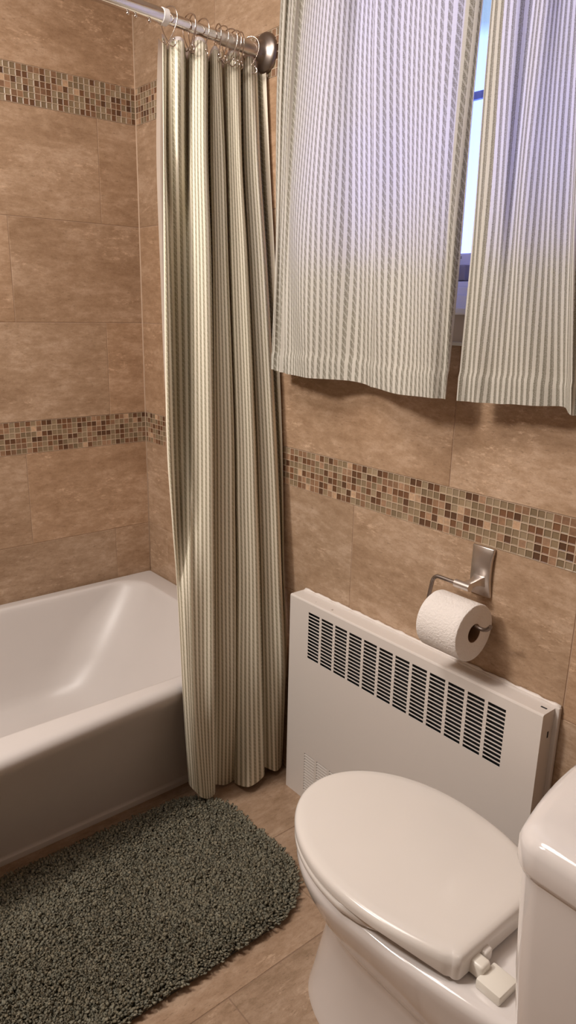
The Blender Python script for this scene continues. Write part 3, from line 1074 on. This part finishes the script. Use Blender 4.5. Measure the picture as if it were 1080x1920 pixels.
sl.build('screw_slot', BLACKVOID, rad)

# ------------------------------------------------------------------ toilet paper holder and roll
AX, RY, RZ_, RR, RL0, RL1 = 0, -0.077, 0.737, 0.0620, 1.405, 1.510
hold = empty('toilet_paper_holder', (1.465, 0, 0.84), 'brushed nickel toilet paper holder fixed to the wall beside the mosaic band', 'toilet paper holder')
pl = MB()
pr = []
for i in range(9):
    t = i / 8
    z = 0.792 + 0.108 * t
    th = 0.0095 + 0.0055 * math.sin(math.pi * t)
    w = 0.0275 - 0.0035 * math.sin(math.pi * t)
    cx = 1.4655
    pr.append([(cx - w, -.0018, z), (cx + w, -.0018, z), (cx + w, -th + .002, z), (cx + w - .003, -th, z), (cx - w + .003, -th, z), (cx - w, -th + .002, z)])
pl.rings(pr, True, True)
pl.build('wall_plate', NICKEL, hold, auto=40, smooth=True, bevel=0.0012)
po = MB()
pr = []
for y, w, h, zc in ((-.011, .017, .013, .826), (-.020, .012, .009, .826), (-.032, .0085, .0065, .825), (-.046, .0085, .0065, .824), (-.060, .0095, .0075, .823)):
    pr.append([(1.4655 - w, y, zc - h), (1.4655 + w, y, zc - h), (1.4655 + w, y, zc + h), (1.4655 - w, y, zc + h)])
po.rings(pr, True, True)
po.build('post', NICKEL, hold, auto=35, smooth=True, bevel=0.0015)
MB().tube([(1.478, -.060, .823), (1.440, -.060, .823)], .0088, 20).build('pivot_sleeve', NICKEL, hold, smooth=True, auto=40)
zrod = RZ_ + 0.0205 - 0.0045
path = [(1.447, -.060, .823), (1.42, -.060, .823), (1.396, -.060, .823), (1.388, -.0605, .821), (1.383, -.062, .815), (1.382, -.065, .806), (1.382, -.073, zrod + .018), (1.383, -.0755, zrod + .006), (1.387, -.077, zrod + .001), (1.394, -.077, zrod), (1.45, -.077, zrod), (1.505, -.077, zrod), (1.525, -.077, zrod - .0005), (1.534, -.0775, zrod + .001), (1.541, -.079, zrod + .005), (1.547, -.081, zrod + .011), (1.551, -.083, zrod + .016)]
MB().tube(catmull(np.array(path), 4), .0043, 14).build('arm', DARKNICKEL, hold, smooth=True, auto=50)

roll = empty('toilet_paper_roll', (1.457, RY, RZ_), 'full white toilet paper roll hanging on the nickel holder above the radiator', 'toilet paper')
pm = MB()
seg = 72
ri = 0.0205
prof = [(RL0, ri), (RL0, RR - .003), (RL0 + .001, RR - .001), (RL0 + .003, RR)] + [(RL0 + .003 + (RL1 - RL0 - .006) * t / 8, RR) for t in range(1, 9)] + [(RL1 - .001, RR - .001), (RL1, RR - .003), (RL1, ri)]


def rollr(a, r):
    if r < RR - .01:
        return r
    # last sheet laps over at the top towards the front
    t = ((a - 1.75) % (2 * math.pi)) / (2 * math.pi)
    return r + .0011 * t - .0004 + .0006 * math.sin(3 * a)


pm.rings([[(x, RY + rollr(a, r) * math.cos(a), RZ_ + rollr(a, r) * math.sin(a)) for a in [2 * math.pi * k / seg for k in range(seg)]] for x, r in prof])
pm.build('paper', PAPER, roll, smooth=True, auto=35)
cm = MB()
cm.rings([[(x, RY + r * math.cos(a), RZ_ + r * math.sin(a)) for a in [2 * math.pi * k / 48 for k in range(48)]] for x, r in ((RL0 + .0005, ri), (RL1 - .0005, ri), (RL1 - .0005, ri - .0012), (RL0 + .0005, ri - .0012), (RL0 + .0005, ri))])
cm.build('cardboard_core', CARDBOARD, roll, smooth=True, auto=40)

# ------------------------------------------------------------------ toilet
TY = -0.372
toil = empty('toilet', (1.75, TY, 0), 'white china toilet with closed lid and tank at the right side', 'toilet')


def egg(z, xf, xm, xb, hw, nb=2.4, nf=2.0, n=72, hb=None):
    """egg outline: round front towards -x, squarer back towards +x"""
    pts = []
    for k in range(n):
        a = 2 * math.pi * k / n
        c, s = math.cos(a), math.sin(a)
        if c < 0:
            x = xm - (xm - xf) * abs(c) ** (2 / nf)
            y = hw * math.copysign(abs(s) ** (2 / nf), s)
        else:
            x = xm + (xb - xm) * c ** (2 / nb)
            y = hw * math.copysign(abs(s) ** (2 / nb), s)
            if hb is not None:
                t = (x - xm) / (xb - xm)
                y *= 1 + (hb / hw - 1) * t * t * (3 - 2 * t)
        pts.append((x, TY + y, z))
    return pts


b = MB()
b.rings([
    egg(0.000, 1.405, 1.62, 2.06, .118, 4, 2.2),
    egg(0.012, 1.407, 1.62, 2.06, .117, 4, 2.2),
    egg(0.030, 1.412, 1.62, 2.05, .112, 4, 2.2),
    egg(0.090, 1.424, 1.62, 2.04, .104, 4, 2.2),
    egg(0.160, 1.440, 1.63, 2.04, .097, 4, 2.2),
    egg(0.205, 1.447, 1.63, 2.05, .096, 4, 2.2),
    egg(0.222, 1.450, 1.63, 2.05, .098, 4, 2.2),
    egg(0.232, 1.452, 1.62, 2.06, .103, 4, 2.1),
    egg(0.255, 1.444, 1.61, 2.08, .116, 3.6, 2.0),
    egg(0.290, 1.422, 1.60, 2.10, .136, 3.4, 2.0),
    egg(0.330, 1.400, 1.60, 2.10, .155, 3.4, 2.0, hb=.125),
    egg(0.360, 1.388, 1.60, 2.105, .166, 3.4, 2.0, hb=.122),
    egg(0.378, 1.383, 1.60, 2.105, .1695, 3.4, 2.0, hb=.122),
    egg(0.388, 1.385, 1.60, 2.103, .1675, 3.4, 2.0, hb=.120),
    egg(0.394, 1.392, 1.60, 2.098, .161, 3.4, 2.0, hb=.114),
    egg(0.3955, 1.406, 1.60, 2.09, .148, 3.4, 2.0, hb=.102),
], True, True)
b.build('bowl', CHINA, toil, smooth=True, auto=60)

# seat ring
s_ = MB()


def ring2(z, grow):
    return egg(z, 1.3738 - grow, 1.615, 1.805 + grow, .1752 + grow, 3.2, 2.0, hb=.122 + grow)


s_.rings([egg(.4005, 1.44, 1.60, 1.77, .112, 2.2, 2.0), ring2(.3990, -.008), ring2(.4015, -.003), ring2(.4080, .0), ring2(.4165, -.0002), ring2(.4190, -.003), egg(.4190, 1.44, 1.60, 1.77, .112, 2.2, 2.0), egg(.4005, 1.44, 1.60, 1.77, .112, 2.2, 2.0)])
s_.build('seat', SEATPL, toil, smooth=True, auto=50)


def lid_outline(grow, n=110):
    """closed lid plan: elongated egg with a straight hinge edge at x = 1.825"""
    xf, xm, xb, hw, hbk = 1.3735 - grow, 1.615, 1.827 + grow, .1755 + grow, .126 + grow
    pts = []
    m = n // 2
    half = []
    for k in range(m + 1):
        a = (math.pi / 2) * k / m
        half.append((xm - (xm - xf) * math.cos(a), hw * math.sin(a)))
    for k in range(1, 25):
        t = k / 24
        x = xm + (xb - xm) * t
        half.append((x, hw + (hbk - hw) * t ** 2.1))
    # rounded corner to the straight hinge edge
    r = .012
    x_, y_ = half[-1]
    half = [q for q in half if q[0] < xb - r]
    for k in range(7):
        a = math.pi / 2 * k / 6
        half.append((xb - r + r * math.sin(a), hbk + .002 - r + r * math.cos(a)))
    for q in range(1, 6):
        half.append((xb, (hbk - r) * (1 - q / 6)))
    pts = [(x, TY - y) for x, y in half] + [(x, TY + y) for x, y in reversed(half[1:])]
    return pts


def lid_ring(z, grow, drop=0.0, sc=1.0):
    out = []
    for x, y in lid_outline(grow):
        x, y = 1.62 + (x - 1.62) * sc, TY + (y - TY) * sc
        t = max(0.0, (x - 1.70) / 0.12)
        out.append((x, y, z - drop * min(1, t) ** 2))
    return out


ld = MB()
ld.rings([lid_ring(.4245, -.008, .019), lid_ring(.4230, -.003, .021), lid_ring(.4245, .0, .021), lid_ring(.4340, .0005, .008), lid_ring(.4400, -.0012), lid_ring(.4438, -.0048), lid_ring(.4458, -.0105), lid_ring(.4464, -.0105, 0, .93), lid_ring(.4468, -.0105, 0, .75), lid_ring(.4470, -.0105, 0, .4)], True, True)
ld.build('seat_lid', SEATPL, toil, smooth=True, auto=55)

for sy in (-1, 1):
    yc = TY + sy * 0.082
    h = MB()
    h.quadbox((1.845, yc - .0235, .3955), (1.888, yc + .0235, .4135))
    hg = h.build('hinge', HINGEPL, toil, bevel=.003, smooth=True, auto=40)
    k = MB()
    k.quadbox((1.822, yc - .014, .400), (1.849, yc + .010, .4265))
    k.build('knuckle', HINGEPL, hg, bevel=.005, bseg=3, smooth=True, auto=40).location = (0, 0, 0)
    k2 = MB()
    k2.quadbox((1.818, yc + .0115, .4045), (1.837, yc + .032, .4275))
    k2.build('knuckle', SEATPL, hg, bevel=.005, bseg=3, smooth=True, auto=40).location = (0, 0, 0)


def tank_ring(z, x0, x1, hw, bow, r=.03, n=8):
    pts = []
    y0, y1 = TY - hw, TY + hw

    def corner(cx, cy, a0):
        for i in range(n + 1):
            a = a0 + math.pi / 2 * i / n
            pts.append((cx + r * math.cos(a), cy + r * math.sin(a)))
    corner(x1 - .012, y1 - r, 0)
    corner(x0 + r, y1 - r, math.pi / 2)
    m = 18
    for i in range(1, m):
        pts.append((x0, y1 - r + (y0 + r - (y1 - r)) * i / m))
    corner(x0 + r, y0 + r, math.pi)
    corner(x1 - .012, y0 + r, 1.5 * math.pi)
    out = []
    for x, y in pts:
        t = (y - TY) / hw
        w = max(0, (x1 - x) / (x1 - x0))
        out.append((min(x, x1 + .018) - bow * max(0, 1 - t * t) * w, y, z))
    return out


tk = MB()
tk.rings([tank_ring(.392, 1.975, 2.075, .170, .02), tank_ring(.40, 1.962, 2.082, .178, .022), tank_ring(.46, 1.955, 2.09, .190, .028), tank_ring(.58, 1.947, 2.095, .200, .030), tank_ring(.728, 1.941, 2.098, .2055, .032), tank_ring(.738, 1.941, 2.098, .2055, .032)], True, True)
tk.build('tank', CHINA, toil, smooth=True, auto=50)
tl = MB()
tl.rings([tank_ring(.7382, 1.944, 2.098, .2045, .032), tank_ring(.7395, 1.938, 2.098, .2095, .032), tank_ring(.746, 1.936, 2.10, .2115, .032), tank_ring(.772, 1.936, 2.10, .2115, .032), tank_ring(.782, 1.939, 2.10, .2085, .032), tank_ring(.7890, 1.946, 2.098, .2015, .031), tank_ring(.7915, 1.955, 2.094, .193, .029), tank_ring(.7930, 1.985, 2.085, .165, .02)], True, True)
tl.build('tank_lid', CHINA, toil, smooth=True, auto=60)

# ------------------------------------------------------------------ bath rug
RX0, RX1, RY0, RY1, RC = 0.765, 1.282, -1.25, -0.248, 0.16
rug = empty('bath_rug', (1.03, -0.7, 0), 'dark sage green shaggy bath rug on the floor along the tub', 'bath rug')


def inside(x, y, m=0.0):
    cx = np.clip(x, RX0 + RC, RX1 - RC)
    cy = np.clip(y, RY0 + RC, RY1 - RC)
    return np.hypot(x - cx, y - cy) <= RC - m


outl = []
for cx, cy, a0 in ((RX1 - RC, RY1 - RC, 0), (RX0 + RC, RY1 - RC, 90), (RX0 + RC, RY0 + RC, 180), (RX1 - RC, RY0 + RC, 270)):
    for k in range(13):
        a = math.radians(a0 + 90 * k / 12)
        outl.append((cx + (RC - .006) * math.cos(a), cy + (RC - .006) * math.sin(a)))
bk = MB()
bk.rings([[(x, y, 0.0005) for x, y in outl], [(x, y, 0.007) for x, y in outl]], True, True)
bk.build('backing', RUGBACK, rug)


def shag():
    sp = 0.0050
    gx, gy = np.meshgrid(np.arange(RX0, RX1, sp), np.arange(RY0, RY1, sp))
    gx = gx.ravel() + rng.uniform(-.5, .5, gx.size) * sp
    gy = gy.ravel() + rng.uniform(-.5, .5, gy.size) * sp
    k = inside(gx, gy, 0.004)
    gx, gy = gx[k], gy[k]
    n = len(gx)
    # smooth lean field plus scatter
    ang = 2.2 * np.sin(gx * 9 + 1.3) + 2.0 * np.cos(gy * 7.5) + rng.normal(0, 1.1, n)
    lean = rng.uniform(.001, .006, n)
    cx = np.clip(gx, RX0 + RC, RX1 - RC)
    cy = np.clip(gy, RY0 + RC, RY1 - RC)
    ex, ey = gx - cx, gy - cy
    er = np.hypot(ex, ey) + 1e-9
    ed = np.clip((er - (RC - .03)) / .03, 0, 1)
    lx = np.cos(ang) * lean * (1 - .5 * ed) + ex / er * ed * .012
    ly = np.sin(ang) * lean * (1 - .5 * ed) + ey / er * ed * .012
    hgt = rng.uniform(.016, .0215, n) * (1 - .25 * ed) * (1 + .10 * np.sin(gx * 31) * np.cos(gy * 27) + .14 * np.sin(gx * 95 + 3 * np.sin(gy * 40)) * np.sin(gy * 88 + 3 * np.sin(gx * 37)))
    seg, nr = 5, 5
    prof_t = np.array([0, .35, .65, .88, 1.0])
    prof_r = np.array([.0021, .0028, .0034, .0033, .0015])
    V = np.zeros((n, nr, seg, 3))
    th = 2 * np.pi * np.arange(seg) / seg
    ph = rng.uniform(0, 6.28, n)
    curl = rng.uniform(.0020, .0050, n)
    rs = rng.uniform(.85, 1.2, n)
    for i in range(nr):
        t = prof_t[i]
        wob = curl * math.sin(t * 5.5)
        px = gx + lx * t ** 1.6 + np.cos(ph + t * 5) * wob
        py = gy + ly * t ** 1.6 + np.sin(ph + t * 5) * wob
        pz = .006 + hgt * (t - .12 * t ** 3 * (lean / .008))
        for s in range(seg):
            V[:, i, s, 0] = px + np.cos(th[s] + t * 2 + ph) * prof_r[i] * rs
            V[:, i, s, 1] = py + np.sin(th[s] + t * 2 + ph) * prof_r[i] * rs
            V[:, i, s, 2] = pz + .0006 * np.cos(th[s] + ang) * (i > 0)
    verts = V.reshape(-1, 3)
    base = (np.arange(n) * nr * seg)[:, None, None]
    fi = []
    for i in range(nr - 1):
        for s in range(seg):
            q = (s + 1) % seg
            fi.append((i * seg + s, i * seg + q, (i + 1) * seg + q, (i + 1) * seg + s))
    fi = np.array(fi)[None]
    quads = (base + fi).reshape(-1, 4)
    me = bpy.data.meshes.new('pile')
    nq = len(quads)
    me.vertices.add(len(verts))
    me.vertices.foreach_set('co', verts.astype(np.float32).ravel())
    me.loops.add(nq * 4)
    me.loops.foreach_set('vertex_index', quads.astype(np.int32).ravel())
    me.polygons.add(nq)
    me.polygons.foreach_set('loop_start', (np.arange(nq) * 4).astype(np.int32))
    me.update(calc_edges=True)
    me.polygons.foreach_set('use_smooth', np.ones(nq, dtype=bool))
    ca = me.color_attributes.new('tint', 'FLOAT_COLOR', 'POINT')
    tn = rng.uniform(.72, 1.3, n)
    w = rng.uniform(-.05, .05, n)
    cols = np.ones((n, nr * seg, 4))
    cols[:, :, 0] = (tn * (1 + w))[:, None]
    cols[:, :, 1] = tn[:, None]
    cols[:, :, 2] = (tn * (1 - w))[:, None]
    ca.data.foreach_set('color', cols.astype(np.float32).ravel())
    me.validate()
    return me


po_ = link('pile', shag(), PILE, rug)
po_['kind'] = 'stuff'
